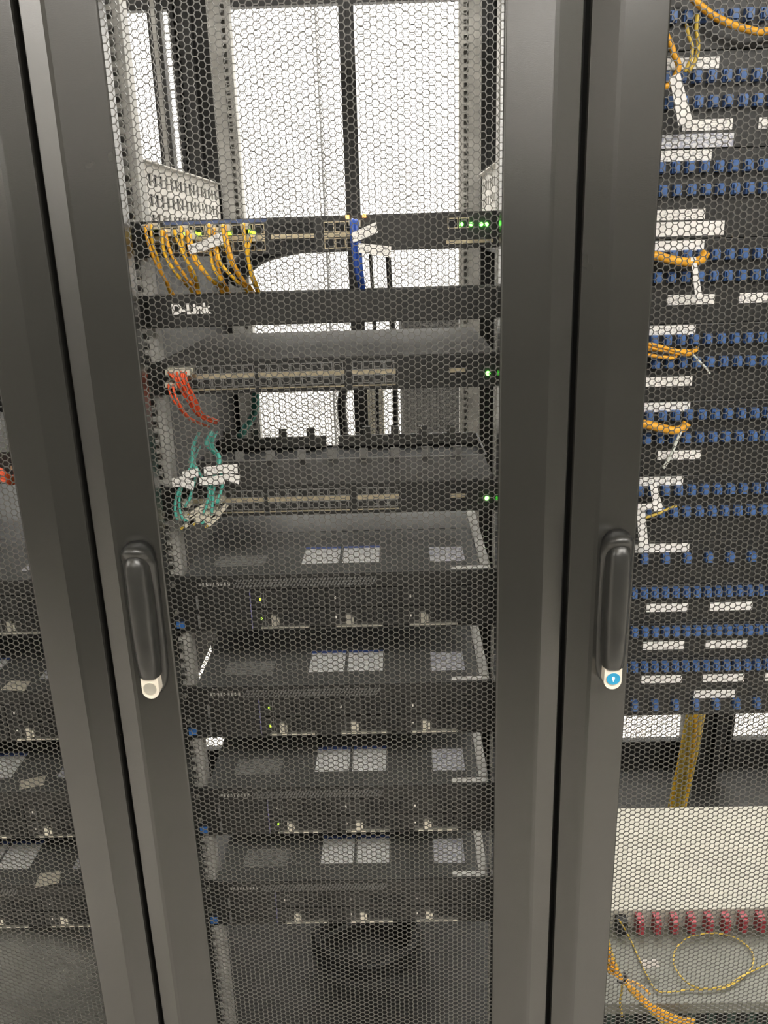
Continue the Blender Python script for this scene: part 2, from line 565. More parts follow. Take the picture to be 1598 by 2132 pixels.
# ------------------------------------------------------------------ servers
def server_meshes():
    D = {}
    D['chassis'] = MB().box(-0.2175, 0.2175, 0.003, 0.66, 0.0, 0.0855).mesh('chassis', [K['plate']])
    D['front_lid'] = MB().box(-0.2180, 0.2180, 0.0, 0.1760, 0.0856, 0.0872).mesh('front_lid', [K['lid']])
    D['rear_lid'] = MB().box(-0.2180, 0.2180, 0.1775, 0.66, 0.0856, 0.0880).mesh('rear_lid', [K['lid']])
    f = MB()
    # front frame
    f.box(-0.2175, 0.2175, -0.002, 0.003, 0.0645, 0.0855)
    f.box(-0.2175, -0.2060, -0.002, 0.003, 0.0, 0.0645)
    f.box(0.2010, 0.2175, -0.002, 0.003, 0.0, 0.0645)
    f.box(-0.2060, 0.2010, -0.001, 0.003, 0.0, 0.0025)
    D['front_frame'] = f.mesh('front_frame', [K['plate']])
    e = MB()
    e.box(-0.2413, -0.2185, -0.0015, 0.0045, 0.0, 0.0868).box(0.2185, 0.2413, -0.0015, 0.0045, 0.0, 0.0868)
    D['ear'] = None
    g = MB()
    x = -0.150
    while x < 0.047:
        for r in range(3):
            z = 0.0685 + r * 0.0044
            o = 0.0025 * r
            g.quad([(x + o, -0.0035, z), (x + o + 0.0024, -0.0035, z), (x + o + 0.0044, -0.0035, z + 0.0034), (x + o + 0.0020, -0.0035, z + 0.0034)])
            g.quad([(x + o, -0.0035, z), (x + o + 0.0020, -0.0035, z + 0.0034), (x + o + 0.0020, -0.0021, z + 0.0034), (x + o, -0.0021, z)])
            g.quad([(x + o + 0.0044, -0.0035, z + 0.0034), (x + o + 0.0024, -0.0035, z), (x + o + 0.0024, -0.0021, z), (x + o + 0.0044, -0.0021, z + 0.0034)])
        x += 0.0048
    D['grille'] = g.mesh('grille', [K['grey']])
    c = MB()
    for i, wd in enumerate([0.004, 0.003, 0.004, 0.003, 0.002, 0.004, 0.003, 0.003, 0.004]):
        c.box(-0.1985 + i * 0.0052, -0.1985 + i * 0.0052 + wd * 0.8, -0.0026, -0.0021, 0.0715, 0.0765)
    D['marking'] = c.mesh('marking', [K['rail']])
    # control module at left
    p = MB().box(-0.2055, -0.1285, -0.0015, 0.003, 0.003, 0.064)
    for i in range(4):
        for j in range(7):
            p.box(-0.196 + j * 0.0092, -0.196 + j * 0.0092 + 0.0062, -0.0030, -0.0015, 0.008 + i * 0.0135, 0.008 + i * 0.0135 + 0.0085, 0)
    p.box(-0.2045, -0.2015, -0.004, -0.0015, 0.006, 0.026, 1).box(-0.2045, -0.2015, -0.004, -0.0015, 0.036, 0.056, 1)
    D['control_module'] = p.mesh('control_module', [K['plate'], K['grey']])
    D['divider'] = MB().box(-0.1272, -0.1262, -0.0030, 0.002, 0.003, 0.064).mesh('divider', [K['purple']])
    # a drive carrier (origin at its lower left front corner)
    d = MB()
    d.box(0.0008, 0.1058, -0.0010, 0.003, 0.0006, 0.0285)
    d.box(0.0180, 0.0188, -0.0022, -0.0010, 0.002, 0.0270, 1)
    for j in range(9):
        d.box(0.046 + j * 0.0062, 0.046 + j * 0.0062 + 0.0036, -0.0018, -0.0010, 0.006, 0.022, 2)
    D['drive_carrier'] = d.mesh('drive_carrier', [K['plate'], K['grey'], K['dark']])
    l = MB()
    l.box(0.0275, 0.0345, -0.0045, -0.0010, 0.0035, 0.0200)
    l.box(0.0355, 0.0385, -0.0035, -0.0010, 0.0050, 0.0160)
    D['latch'] = l.mesh('latch', [K['silver']])
    D['bottom_lip'] = MB().box(0.0120, 0.0800, -0.0050, -0.0012, 0.0004, 0.0024).mesh('bottom_lip', [K['silver']])
    D['led'] = MB().box(0.0120, 0.0142, -0.0020, -0.0010, 0.0130, 0.0165).mesh('led', [K['led_y']])
    D['led_off'] = MB().box(0.0120, 0.0142, -0.0020, -0.0010, 0.0130, 0.0165).mesh('led', [K['zinc']])
    return D


SV = server_meshes()
EAR_ME = MB().box(-0.0115, 0.0115, -0.0015, 0.0040, 0.0, 0.0868).mesh('ear', [K['plate']])
SCREW_ME = MB().prism_y([(0.0036 * math.cos(t), 0.0036 * math.sin(t)) for t in [2 * PI * i / 10 for i in range(10)]], -0.0045, -0.0014).mesh('screw', [K['silver']])


def lbl(x0, x1, y0, y1, z, m, name, parent, lab=None):
    o = MB().box(-(x1 - x0) / 2, (x1 - x0) / 2, 0, y1 - y0, 0, 0.0004).obj(name, m, parent, loc=((x0 + x1) / 2, y0, z))
    if lab:
        tag(o, lab)
    return o


def server(cx, ztop, label, leds):
    e = empty('rack_server', (cx, FY, ztop - 0.0872), label, 'server', 'two-unit rack servers')
    for n in ('chassis', 'front_lid', 'rear_lid', 'front_frame', 'grille', 'marking', 'control_module', 'divider'):
        link(n, SV[n], e)
    for sx in (-1, 1):
        ear = link('ear', EAR_ME, e, (sx * 0.2298, 0, 0))
        for z in (0.0135 if sx > 0 else 0.030, 0.0733):
            link('screw', SCREW_ME, ear, (sx * 0.0065, 0, z))
    tag(MB().box(-0.2405, -0.2245, -0.0075, -0.0016, 0.0085, 0.0165).obj('pull_tab', K['bluetab'], e), 'blue plastic pull tab')
    for r in range(2):
        for c in range(3):
            k = link('drive_carrier', SV['drive_carrier'], e, (-0.1255 + 0.1075 * c, 0, 0.0035 + 0.0305 * r))
            on = (r, c) in leds
            link('led', SV['led'] if on else SV['led_off'], k)
            if r == 0:
                link('latch', SV['latch'], k)
                link('bottom_lip', SV['bottom_lip'], k)
    zt = 0.0873
    for x0, x1 in ((-0.0545, -0.0005), (0.0045, 0.0585)):
        a = lbl(x0, x1, 0.036, 0.104, zt, K['label'], 'paper_label', e, 'white printed label with a blue head bar')
        MB().box(-(x1 - x0) / 2, (x1 - x0) / 2, 0.060, 0.068, 0.0004, 0.0007).obj('blue_header', K['bluehead'], a)
    lbl(0.1330, 0.1835, 0.033, 0.092, zt, K['rlabel'], 'paper_label', e, 'pale printed label at the right')
    lbl(-0.1830, -0.1090, 0.032, 0.074, zt, K['emboss'], 'lid_label', e, 'dull grey label')
    lbl(0.1610, 0.2170, 0.002, 0.013, zt, K['paper'], 'edge_strip', e)
    MB().box(0.2035, 0.2172, 0.014, 0.40, zt + 0.0008, zt + 0.0022).obj('lid_sheen_strip', K['rail'], e)  # pale strip imitating the bright reflection along the lid's right edge
    ring = MB()
    for i in range(24):
        t0, t1 = 2 * PI * i / 24, 2 * PI * (i + 1) / 24
        ring.quad([(0.0165 * math.cos(t0), 0.0165 * math.sin(t0), 0), (0.0165 * math.cos(t1), 0.0165 * math.sin(t1), 0),
                   (0.0148 * math.cos(t1), 0.0148 * math.sin(t1), 0), (0.0148 * math.cos(t0), 0.0148 * math.sin(t0), 0)])
    ring.obj('lid_emblem', K['emboss'], e, loc=(-0.088, 0.052, zt + 0.0002))
    return e


ZS = [1.0535, 0.8762, 0.6990, 0.5215]
names = ['top', 'second', 'third', 'bottom']
where = ['topmost of the four stacked servers in the middle cabinet', 'second server from the top in the middle cabinet',
         'third server from the top in the middle cabinet', 'lowest of the four servers in the middle cabinet']
LEDS = [{(0, 0), (1, 0)}, {(0, 0), (1, 0)}, {(0, 0)}, set()]
for i in range(4):
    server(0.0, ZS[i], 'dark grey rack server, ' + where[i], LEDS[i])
where = ['topmost rack server glimpsed through the left cabinet door', 'rack server with white lid labels, second down in the left cabinet',
         'rack server with white lid labels, third down in the left cabinet', 'lowest rack server glimpsed through the left cabinet door']
for i in range(4):
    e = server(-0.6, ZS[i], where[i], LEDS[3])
    if i:
        q = [0, [(2, 1436), (22, 1418), (64, 1419), (51, 1439)], [(40, 1644), (43, 1626), (95.5, 1615), (91.6, 1634)], [(72, 1848), (83, 1819), (127, 1813.5), (123, 1838)]][i]
        P = [at(x, y, Z=ZS[i] + 0.0012) - e.location for x, y in q]
        b = MB().loft([P, [p + Vector((0, 0, 0.0006)) for p in P]])
        tag(b.obj('cream_label', K['beige'], e), 'small cream label near the lid corner')


# ------------------------------------------------------------------ fibre switches (two alike)
def sfp_mesh():
    b = MB()
    wx, wz = 0.0131, 0.0110
    b.box(0, wx, -0.0012, 0.004, wz - 0.0012, wz).box(0, wx, -0.0012, 0.004, 0, 0.0010)
    b.box(0, 0.0011, -0.0012, 0.004, 0.0010, wz - 0.0012).box(wx - 0.0011, wx, -0.0012, 0.004, 0.0010, wz - 0.0012)
    b.quad([(0.0011, 0.0010, 0.001), (wx - 0.0011, 0.0010, 0.001), (wx - 0.0011, 0.0010, wz - 0.0012), (0.0011, 0.0010, wz - 0.0012)], 1)
    return b.mesh('port', [K['grey'], K['dark']])


SFP = sfp_mesh()


def sfp_switch(z0, depth, label, cx=0):
    e = empty('fibre_switch', (cx, FY, z0), label, 'network switch', 'fibre switches')
    MB().box(-0.2200, 0.2200, 0.003, depth, 0, 0.0430).obj('chassis', K['plate'], e, bevel=0.0008)
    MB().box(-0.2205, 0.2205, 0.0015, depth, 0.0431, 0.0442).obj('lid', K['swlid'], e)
    MB().box(-0.2200, 0.2200, -0.0006, 0.0028, 0, 0.0430).obj('front_panel', K['plate'], e)
    for sx in (-1, 1):
        ear = MB().box(-0.0112, 0.0112, -0.0012, 0.0040, 0.0, 0.0436).obj('ear', K['plate'], e, loc=(sx * 0.2318, 0, 0))
        for z in (0.0065, 0.0375):
            link('screw', SCREW_ME, ear, (sx * 0.0062, 0, z))
    for x0, n in ((-0.2090, 8), (-0.0905, 8), (0.0330, 4)):
        MB().box(x0 - 0.0005, x0 + n * 0.01405 + 0.0005, -0.0010, -0.0007, 0.0203, 0.0270).obj('port_strip', K['tan'], e)
        MB().box(x0, x0 + n * 0.01405, -0.0030, -0.0007, 0.0055, 0.0068).obj('lower_trim', K['tan'], e)
        for c in range(n):
            link('port', SFP, e, (x0 + c * 0.01405, 0, 0.0265))
            link('port', SFP, e, (x0 + c * 0.01405, 0, 0.0092))
    MB().box(0.1600, 0.1810, -0.0022, -0.0007, 0.0200, 0.0255).obj('console_trim', K['tan'], e)
    MB().box(0.1610, 0.1800, -0.0016, -0.0007, 0.0257, 0.0365).box(0.1610, 0.1800, -0.0016, -0.0007, 0.0090, 0.0195).obj('console_port', K['dark'], e)
    tag(MB().prism_y([(0.2105 + 0.0030 * math.cos(t), 0.0175 + 0.0030 * math.sin(t)) for t in [2 * PI * i / 14 for i in range(14)]], -0.0022, -0.0007).obj('led', K['led_g'], e), 'glowing green power light')
    return e


SW2Z, SW3Z = 1.3120, 1.1405
sfp_switch(SW2Z, 0.335, 'black fibre switch with red cables at its left end')
sfp_switch(SW3Z, 0.134, 'black fibre switch with aqua cables and white tags at its left end')
sfp_switch(1.1960, 0.30, 'dark switch with a red cable end, cut off at the left picture edge', -0.6)


def module(x, z, i):
    """transceiver with duplex plugs, stuck in a port"""
    b = MB()
    b.box(-0.0058, 0.0058, -0.0160, -0.0014, 0.0, 0.0085)
    b.box(-0.0050, -0.0004, -0.0300, -0.0162, 0.001, 0.0075, 1).box(0.0004, 0.0050, -0.0300, -0.0162, 0.001, 0.0075, 1)
    return b


# ------------------------------------------------------------------ top copper switch
e = empty('copper_switch', (0, FY, 1.4870), 'black copper-port switch with yellow cables, uppermost device in the middle cabinet', 'network switch')
MB().box(-0.2200, 0.2200, 0.003, 0.30, 0, 0.0430).obj('chassis', K['plate'], e, bevel=0.0008)
MB().box(-0.2200, 0.2200, -0.0006, 0.0028, 0, 0.0435).obj('front_panel', K['plate'], e)
for sx in (-1, 1):
    ear = MB().box(-0.0112, 0.0112, -0.0012, 0.0040, 0.0, 0.0436).obj('ear', K['plate'], e, loc=(sx * 0.2318, 0, 0))
    for z in (0.0065, 0.0375):
        link('screw', SCREW_ME, ear, (sx * 0.0062, 0, z))


def rj_mesh(metal):
    b = MB()
    wx, wz = 0.0128, 0.0125
    b.box(0, wx, -0.0020, 0.002, wz - 0.0012, wz).box(0, wx, -0.0020, 0.002, 0, 0.0012)
    b.box(0, 0.0009, -0.0020, 0.002, 0.0012, wz - 0.0012).box(wx - 0.0009, wx, -0.0020, 0.002, 0.0012, wz - 0.0012)
    b.quad([(0.0009, -0.0008, 0.0012), (wx - 0.0009, -0.0008, 0.0012), (wx - 0.0009, -0.0008, wz - 0.0012), (0.0009, -0.0008, wz - 0.0012)], 1)
    return b.mesh('port', [K['tan'] if metal else K['plate'], K['dark']])


RJ_M, RJ_P = rj_mesh(True), rj_mesh(False)
for x0, n, me in ((-0.2130, 6, RJ_M), (-0.1240, 4, RJ_M), (-0.0620, 4, RJ_P), (0.0045, 3, RJ_M)):
    for c in range(n):
        for z in (0.0045, 0.0240):
            link('port', me, e, (x0 + c * 0.0138, 0, z))
    MB().box(x0, x0 + n * 0.0138 - 0.001, -0.0022, -0.0007, 0.0180, 0.0232).obj('port_strip', K['tan'], e)
tag(MB().box(-0.196, -0.066, -0.0016, -0.0007, 0.0385, 0.0425).obj('label_strip', K['bluegrey'], e), 'bluish strip above the ports')
for x in (0.1590, 0.1730):
    link('port', RJ_M, e, (x, 0, 0.0240))
MB().box(0.1570, 0.2160, -0.0016, -0.0007, 0.0060, 0.0100).obj('lower_trim', K['tan'], e)
LED_ME = MB().prism_y([(0.0024 * math.cos(t), 0.0024 * math.sin(t)) for t in [2 * PI * i / 12 for i in range(12)]], -0.0030, -0.0007).mesh('led', [K['led_g']])
LEDY_ME = MB().box(-0.0022, 0.0022, -0.0030, -0.0007, -0.0018, 0.0018).mesh('led', [K['led_y']])
LEDO_ME = MB().box(-0.0022, 0.0022, -0.0030, -0.0007, -0.0022, 0.0022).mesh('led', [K['led_o']])


def on_front(px, py, origin, y=FY):
    p = at(px, py, Y=y)
    return (p.x - origin.x, y - origin.y, p.z - origin.z)


for px in (960, 980, 1001, 1012):
    link('led', LED_ME, e, on_front(px, 467, e.location))
for px, py in ((339, 486), (344, 487), (362, 485), (386, 487), (394, 487), (406, 486), (416, 487), (479, 486), (521, 482), (529, 484)):
    link('led', LEDY_ME, e, on_front(px, py, e.location))
for px, py in ((723, 452), (758, 449)):
    link('led', LEDO_ME, e, on_front(px, py, e.location))

# ------------------------------------------------------------------ cable duct with the maker's name
e = empty('cable_duct', (0, 0.092, 1.4010), 'black blank panel lettered D-Link, under the yellow cables', 'cable panel')
MB().box(-0.2200, 0.2200, 0.0, 0.0020, 0, 0.0395).box(-0.2200, 0.2200, 0.0, 0.045, 0.0375, 0.0395).box(-0.2200, 0.2200, 0.0, 0.045, 0, 0.0020).obj('cover', K['plate'], e, bevel=0.001)
for sx in (-1, 1):
    MB().box(-0.0112, 0.0112, 0.018, 0.0220, 0.0, 0.0395).box(-0.0112 if sx > 0 else 0.0092, -0.0092 if sx > 0 else 0.0112, 0.0021, 0.018, 0, 0.0395).obj('ear', K['plate'], e, loc=(sx * 0.2315, 0, 0))
tm = text_mesh('logo', 'D-Link', 0.0175, 0.0003, K['paper'])
o = link('logo', tm, e)
a = at(358, 654, Y=0.092)
o.location = (a.x, -0.0004, a.z - 1.4010)
o.rotation_euler = (PI / 2, 0, 0)
tag(o, 'white lettering D-Link')


# ------------------------------------------------------------------ cables
def cable(name, pts, r, m, label, cat='cable', group=None, k=6, n=8):
    b = MB()
    b.tube(spline(pts, k), r, n)
    o = b.obj(name, m, smooth=True)
    return tag(o, label, cat, group)


def tag_quad(px, Y, parent, label=None, m=None, name='tag', th=0.0008):
    """a paper flag on a cable: four pixels corners read at the depth where it hangs"""
    P = [at(x, y, Y=Y) for x, y in px]
    n = Vector((0, th, 0))
    b = MB()
    b.loft([[p + n for p in P], P])
    o = b.obj(name, m or K['tag'], parent)
    if label:
        tag(o, label)
    return o


def crop(ox, oy, s):
    return lambda x, y: (ox + x / s, oy + y / s)


# yellow patch cables under the copper switch
c3 = crop(240, 420, 3.805)
Yel = [[(238, 205), (265, 340), (330, 500), (440, 700)], [(285, 195), (290, 310), (345, 480), (425, 700)], [(370, 240), (395, 420), (490, 580), (600, 700)],
       [(398, 250), (445, 420), (560, 600), (640, 700)], [(470, 240), (540, 420), (620, 560), (662, 700)], [(522, 215), (548, 400), (598, 560), (648, 700)],
       [(572, 250), (605, 430), (720, 580), (835, 700)], [(592, 280), (640, 450), (745, 600), (855, 700)], [(740, 205), (765, 480), (822, 600), (880, 700)],
       [(780, 230), (792, 430), (842, 600), (893, 700)], [(800, 330), (832, 480), (940, 610), (1040, 700)], [(850, 205), (888, 400), (960, 560), (1060, 700)],
       [(868, 210), (922, 450), (1000, 600), (1082, 700)], [(1015, 195), (1040, 400), (1082, 560), (1132, 700)], [(1072, 290), (1050, 420), (1080, 600), (1120, 700)]]
PLUG = MB().box(-0.0048, 0.0048, -0.020, -0.0012, -0.0035, 0.0040).mesh('plug', [K['beige']])
for i, ps in enumerate(Yel):
    P = []
    for j, q in enumerate(ps):
        px = c3(*q)
        P.append(at(*px, Y=[0.084, 0.076 + 0.003 * (i % 3), 0.088 + 0.004 * (i % 2), 0.118 + 0.004 * (i % 3)][j]))
    start = P[0].copy()
    P = [Vector((start.x, 0.095, start.z + 0.0005))] + P + [Vector((P[-1].x + 0.003, 0.132, P[-1].z - 0.020))]
    o = cable('patch_cable', P, 0.0021 if i not in (1, 9) else 0.0018, K['yellow'] if i % 3 else K['orange'],
              'yellow patch cable hanging below the top switch, ' + ORD[i] + ' from the left', 'patch cable', 'yellow cables of the top switch')
    link('plug', PLUG, o, (start.x, FY - 0.0012, start.z))
    if i == 7:
        tag_quad([c3(570, 345), c3(725, 300), c3(735, 380), c3(590, 415)], 0.073, o, 'white paper tag')
    if i == 9:
        tag_quad([c3(700, 300), c3(840, 240), c3(855, 335), c3(725, 375)], 0.071, o, 'white paper tag')
# blue cables
c4 = crop(640, 420, 3.805)
Bl = [[(355, 165), (362, 330), (390, 540), (425, 690)], [(385, 172), (405, 380), (420, 540), (438, 690)]]
for i, ps in enumerate(Bl):
    P = [at(*c4(*q), Y=[0.086, 0.080, 0.090, 0.120][j]) for j, q in enumerate(ps)]
    s0 = P[0].copy()
    P = [Vector((s0.x, 0.096, s0.z))] + P + [Vector((P[-1].x, 0.132, P[-1].z - 0.02))]
    o = cable('patch_cable', P, 0.0034, K['blue'], ['left one of the two blue patch cables with white tags', 'right one of the two blue patch cables with white tags'][i], 'patch cable', 'blue cables')
    link('plug', PLUG, o, (s0.x, FY - 0.0012, s0.z))
    q = [[(345, 250), (540, 160), (557, 245), (362, 325)], [(398, 325), (662, 355), (658, 442), (398, 402)]][i]
    tag_quad([c4(*v) for v in q], 0.074, o, 'white paper tag')
# red cables on the upper fibre switch
c5 = crop(280, 640, 3.995)
MODULE = module(0, 0, 0).mesh('transceiver', [K['silver'], K['beige']])
Rd = [[(285, 545), (340, 610), (430, 760), (535, 905)], [(320, 550), (370, 620), (450, 750), (545, 900)], [(352, 548), (395, 640), (470, 770), (552, 895)],
      [(385, 545), (420, 640), (490, 770), (560, 890)], [(425, 548), (440, 630), (505, 760), (568, 885)], [(405, 560), (430, 660), (480, 790), (548, 910)],
      [(283, 650), (310, 750), (390, 860), (465, 935)], [(318, 655), (355, 770), (430, 890), (485, 935)]]
for i, ps in enumerate(Rd):
    P = [at(*c5(*q), Y=[0.078, 0.074 + 0.003 * (i % 2), 0.090, 0.122][j]) for j, q in enumerate(ps)]
    s0 = P[0].copy()
    P = [Vector((s0.x, 0.094, s0.z + 0.0005))] + P + [Vector((P[-1].x + 0.010, 0.170, P[-1].z - 0.02))]
    o = cable('fibre_cable', P, 0.0016, K['red'], 'red fibre cable of the upper fibre switch, ' + ORD[i] + (' of the fan' if i else ' and outermost of the fan'), 'fibre cable', 'red fibre cables')
    link('transceiver', MODULE, o, (s0.x, FY - 0.0008, s0.z - 0.004))
# aqua cables on the lower fibre switch: they rise from the plugs, pass the tags and arch over to the back
c7 = crop(300, 880, 4.205)
Aq = [[(285, 840), (270, 720), (300, 600), (410, 380), (425, 210)], [(335, 840), (310, 740), (320, 600), (415, 380), (435, 205)],
      [(360, 730), (400, 660), (425, 560), (450, 480), (440, 380), (400, 340)], [(520, 800), (545, 720), (570, 600), (480, 430), (440, 330)],
      [(590, 800), (600, 700), (612, 560), (640, 420), (640, 300), (560, 200)], [(570, 700), (585, 640), (595, 560), (650, 400), (665, 300), (600, 190)],
      [(640, 700), (665, 620), (685, 520), (660, 390), (650, 280), (540, 190)], [(545, 740), (560, 660), (575, 570), (635, 400), (655, 310), (585, 205)]]
AQ = []
for i, ps in enumerate(Aq):
    n = len(ps)
    P = [at(*c7(*q), Y=0.074 + 0.002 * (i % 3) + 0.05 * max(0, (j - n + 3) / 2) ** 2) for j, q in enumerate(ps)]
    s0 = P[0].copy()
    P = [Vector((s0.x, 0.092, s0.z))] + P + [Vector((P[-1].x - 0.006, 0.19, P[-1].z + 0.004))]
    o = cable('fibre_cable', P, 0.0017 if i % 2 else 0.0021, K['aqua'], 'aqua fibre cable of the lower fibre switch, ' + ORD[i] + (' from the left' if i else ' from the left and outermost'), 'fibre cable', 'aqua fibre cables')
    AQ.append(o)
    link('transceiver', MODULE, o, (s0.x, FY - 0.0008, s0.z - 0.004))
    q = {0: [(240, 490), (330, 470), (345, 560), (250, 560)], 1: [(315, 470), (440, 520), (430, 590), (320, 560)], 2: [(330, 430), (470, 400), (475, 470), (345, 500)],
         3: [(480, 480), (610, 470), (610, 540), (485, 550)], 4: [(520, 390), (640, 375), (645, 450), (525, 465)], 5: [(600, 470), (700, 455), (705, 535), (605, 545)],
         6: [(640, 370), (815, 362), (818, 440), (645, 445)], 7: [(700, 440), (838, 465), (828, 540), (705, 500)]}[i]
    tag_quad([c7(*v) for v in q], 0.069 - 0.0012 * (i % 4), o, 'white paper tag')
# plugs of the aqua fan: loose boots that hang below the ports
for i, (px, py, a_) in enumerate(((425, 800, -35), (470, 760, -30), (440, 850, -30), (505, 830, -40), (582, 822, -35), (640, 800, -40), (680, 765, -45), (400, 870, -35), (460, 810, -30), (610, 850, -40))):
    p = at(*c7(px, py), Y=0.080)
    b = MB().box(-0.010, 0.010, -0.004, 0.004, -0.0028, 0.0028).box(-0.016, -0.0101, -0.002, 0.002, -0.0015, 0.0015, 1)
    o = b.obj('fibre_plug', [K['beige'], K['lemon'] if i % 2 else K['aqua']], AQ[i % 8], loc=p)
    o.rotation_euler = (0, math.radians(a_), 0)

# finger bars behind the lower fibre switch
e = empty('finger_cable_manager', (0, 0.25, 1.160), 'black finger-type cable manager behind the lower fibre switch', 'cable manager')


def comb(x0, x1, y, z0, z1, zt, xs, parent):
    b = MB().box(x0, x1, y, y + 0.003, z0, z1)
    for x in xs:
        if x0 + 0.006 < x < x1 - 0.006:
            b.box(x - 0.0065, x + 0.0065, y, y + 0.003, z1, zt)
    return b.obj('finger_bar', K['comb'], parent)


xs = [-0.20 + 0.0475 * i for i in range(10)]
comb(-0.215, 0.222, 0.0, 0.012, 0.0245, 0.0390, xs, e)
comb(-0.215, -0.032, 0.150, 0.008, 0.0260, 0.0400, xs, e)
comb(-0.010, 0.222, 0.150, 0.008, 0.0260, 0.0400, xs, e)
MB().box(-0.215, 0.222, 0.1535, 0.1550, -0.045, 0.0085).obj('rear_light_block', K['dark'], e)  # dark plate added to stop light showing under the rear bars
for sx in (-1, 1):
    x = 0.222 if sx > 0 else -0.218
    MB().box(x, x + 0.003, 0.0, 0.153, 0.006, 0.0245).obj('side_plate', K['plate'], e)
MB().box(-0.215, 0.222, 0.0035, 0.1495, 0.004, 0.006).obj('bottom_plate', K['dark'], e)

# ------------------------------------------------------------------ rear of the middle cabinet
cable('cable_bundle', [(-0.245, 0.80, 1.43), (-0.19, 0.79, 1.478), (-0.10, 0.78, 1.500), (0.02, 0.78, 1.508), (0.15, 0.78, 1.510), (0.245, 0.80, 1.512)],
      0.022, K['blackc'], 'thick black cable bundle arching across the back of the middle cabinet', 'cable bundle', n=12)
cable('power_cable', [(0.040, 0.86, 1.51), (0.043, 0.87, 1.40), (0.046, 0.86, 1.22), (0.040, 0.85, 0.9)], 0.004, K['blackc'], 'thin black power cable hanging behind the right blue tag', 'power cable')
cable('power_cable', [(0.076, 0.88, 1.51), (0.080, 0.88, 1.42), (0.086, 0.87, 1.2), (0.080, 0.85, 0.9)], 0.006, K['blackc'], 'thick black power cable hanging at the back, right of the thin one', 'power cable')
cable('power_cable', [(-0.022, 0.90, 1.26), (-0.026, 0.90, 1.20), (-0.036, 0.89, 1.15), (-0.034, 0.90, 1.08), (-0.030, 0.90, 0.95)], 0.010, K['blackc'], 'black cable with a knot in front of the white gap', 'power cable')
b = MB().box(-0.30, 0.26, -0.12, 0.12, 0.0, 1.33).obj('equipment_cabinet', K['grey'], loc=(0.40, 1.75, 0), bevel=0.006)
tag(b, 'grey floor-standing cabinet behind the mesh at the back right', 'cabinet')
MB().box(-0.28, 0.24, -0.124, -0.1201, 0.08, 1.27).obj('front_cover', K['grey'], b)
b = MB().box(-0.028, 0.028, -0.012, 0.012, 0.0, 1.08).obj('cable_trunking', K['beige'], loc=(0.022, 1.50, 0), bevel=0.002)
tag(b, 'beige upright cable trunking at the back of the middle cabinet', 'trunking')
p = at(528, 862, Y=0.40)
cable('aqua_lead', [(p.x + 0.01, 0.40, p.z + 0.09), (p.x + 0.008, 0.39, p.z + 0.04), (p.x, 0.40, p.z), (p.x - 0.02, 0.36, p.z - 0.03)], 0.006, K['aqua'], 'dim aqua cable loop at the left of the white gap', 'cable')
# black coil on the cabinet floor
pts = []
for i in range(49):
    t = 2 * PI * i / 16
    pts.append((0.0 + (0.105 + 0.004 * math.sin(i)) * math.cos(t), 0.42 + 0.085 * math.sin(t), 0.075 + 0.012 * i / 16))
cable('cable_coil', pts, 0.011, K['blackc'], 'black cable coil lying in the bottom of the middle cabinet', 'cable coil', k=2)

# ------------------------------------------------------------------ right cabinet: fibre panels
ADP = MB()
ADP.box(-0.0046, 0.0046, -0.008, 0.0, -0.0065, 0.0065).box(-0.0034, 0.0034, -0.0135, -0.0081, -0.0050, 0.0045)
ADP_ME = ADP.mesh('adapter', [K['adapter']])
CXR = 0.6
XL, XR = 0.385, 0.815


def fibre_panel(z0, z1, rows, labels, label, xs0=0.0):
    """rows: (z, first x, pitch, depth step); labels: (x0, x1, z, material)"""
    e = empty('fibre_distributor', (CXR, FY, z0), label, 'patch panel', 'fibre panels of the right cabinet')
    h = z1 - z0
    MB().box(-0.2190, 0.2190, 0, 0.20, 0, h).obj('panel_body', K['plate'], e, bevel=0.001)
    for sx in (-1, 1):
        MB().box(-0.0110, 0.0110, 0.0, 0.0042, 0.0, h).obj('ear', K['plate'], e, loc=(sx * 0.2305, 0, 0))
    for z, x, p in rows:
        while x < 0.800:
            link('adapter', ADP_ME, e, (x - CXR, 0, z - z0))
            x += p
    for x0, x1, z, mm in labels:
        MB().box(-(x1 - x0) / 2, (x1 - x0) / 2, -0.0012, -0.0001, -0.0062, 0.0062).obj('label_strip', K[mm], e, loc=((x0 + x1) / 2 - CXR, 0, z - z0))
    return e


def lab(z, x0, x1, m='tag'):
    out = [(x0, x1, z, m)]
    x = x1 + 0.031
    while x < 0.79:
        out.append((x, x + 0.060, z, m))
        x += 0.091
    return out


fibre_panel(1.7005, 1.80, [(1.765, 0.397, 0.0175), (1.735, 0.402, 0.0175)], [], 'blue-adapter fibre panel at the very top of the right cabinet')
fibre_panel(1.5940, 1.700, [(1.672, 0.400, 0.0175), (1.645, 0.404, 0.0175)], [(0.390, 0.479, 1.687, 'tag')] + lab(1.620, 0.441, 0.501),
            'fibre panel with a slanting white strip, second from the top of the right cabinet')
fibre_panel(1.4900, 1.5935, [(1.573, 0.400, 0.0175), (1.547, 0.404, 0.0175)], [(0.390, 0.479, 1.5865, 'tag'), (0.390, 0.477, 1.519, 'tag')],
            'fibre panel between two long white strips, above the bright white gap')
fibre_panel(1.386, 1.4895, [(1.4705, 0.405, 0.0175), (1.4445, 0.405, 0.0175)], [(0.390, 0.479, 1.4820, 'paper')] + lab(1.416, 0.438, 0.498),
            'fibre panel just below the bright white gap, with orange cable')
fibre_panel(1.286, 1.3855, [(1.3665, 0.406, 0.0172), (1.3370, 0.410, 0.0175)], [(0.390, 0.477, 1.3780, 'tag'), (0.390, 0.478, 1.312, 'tag')],
            'fibre panel with a fan of orange cables at its left end')
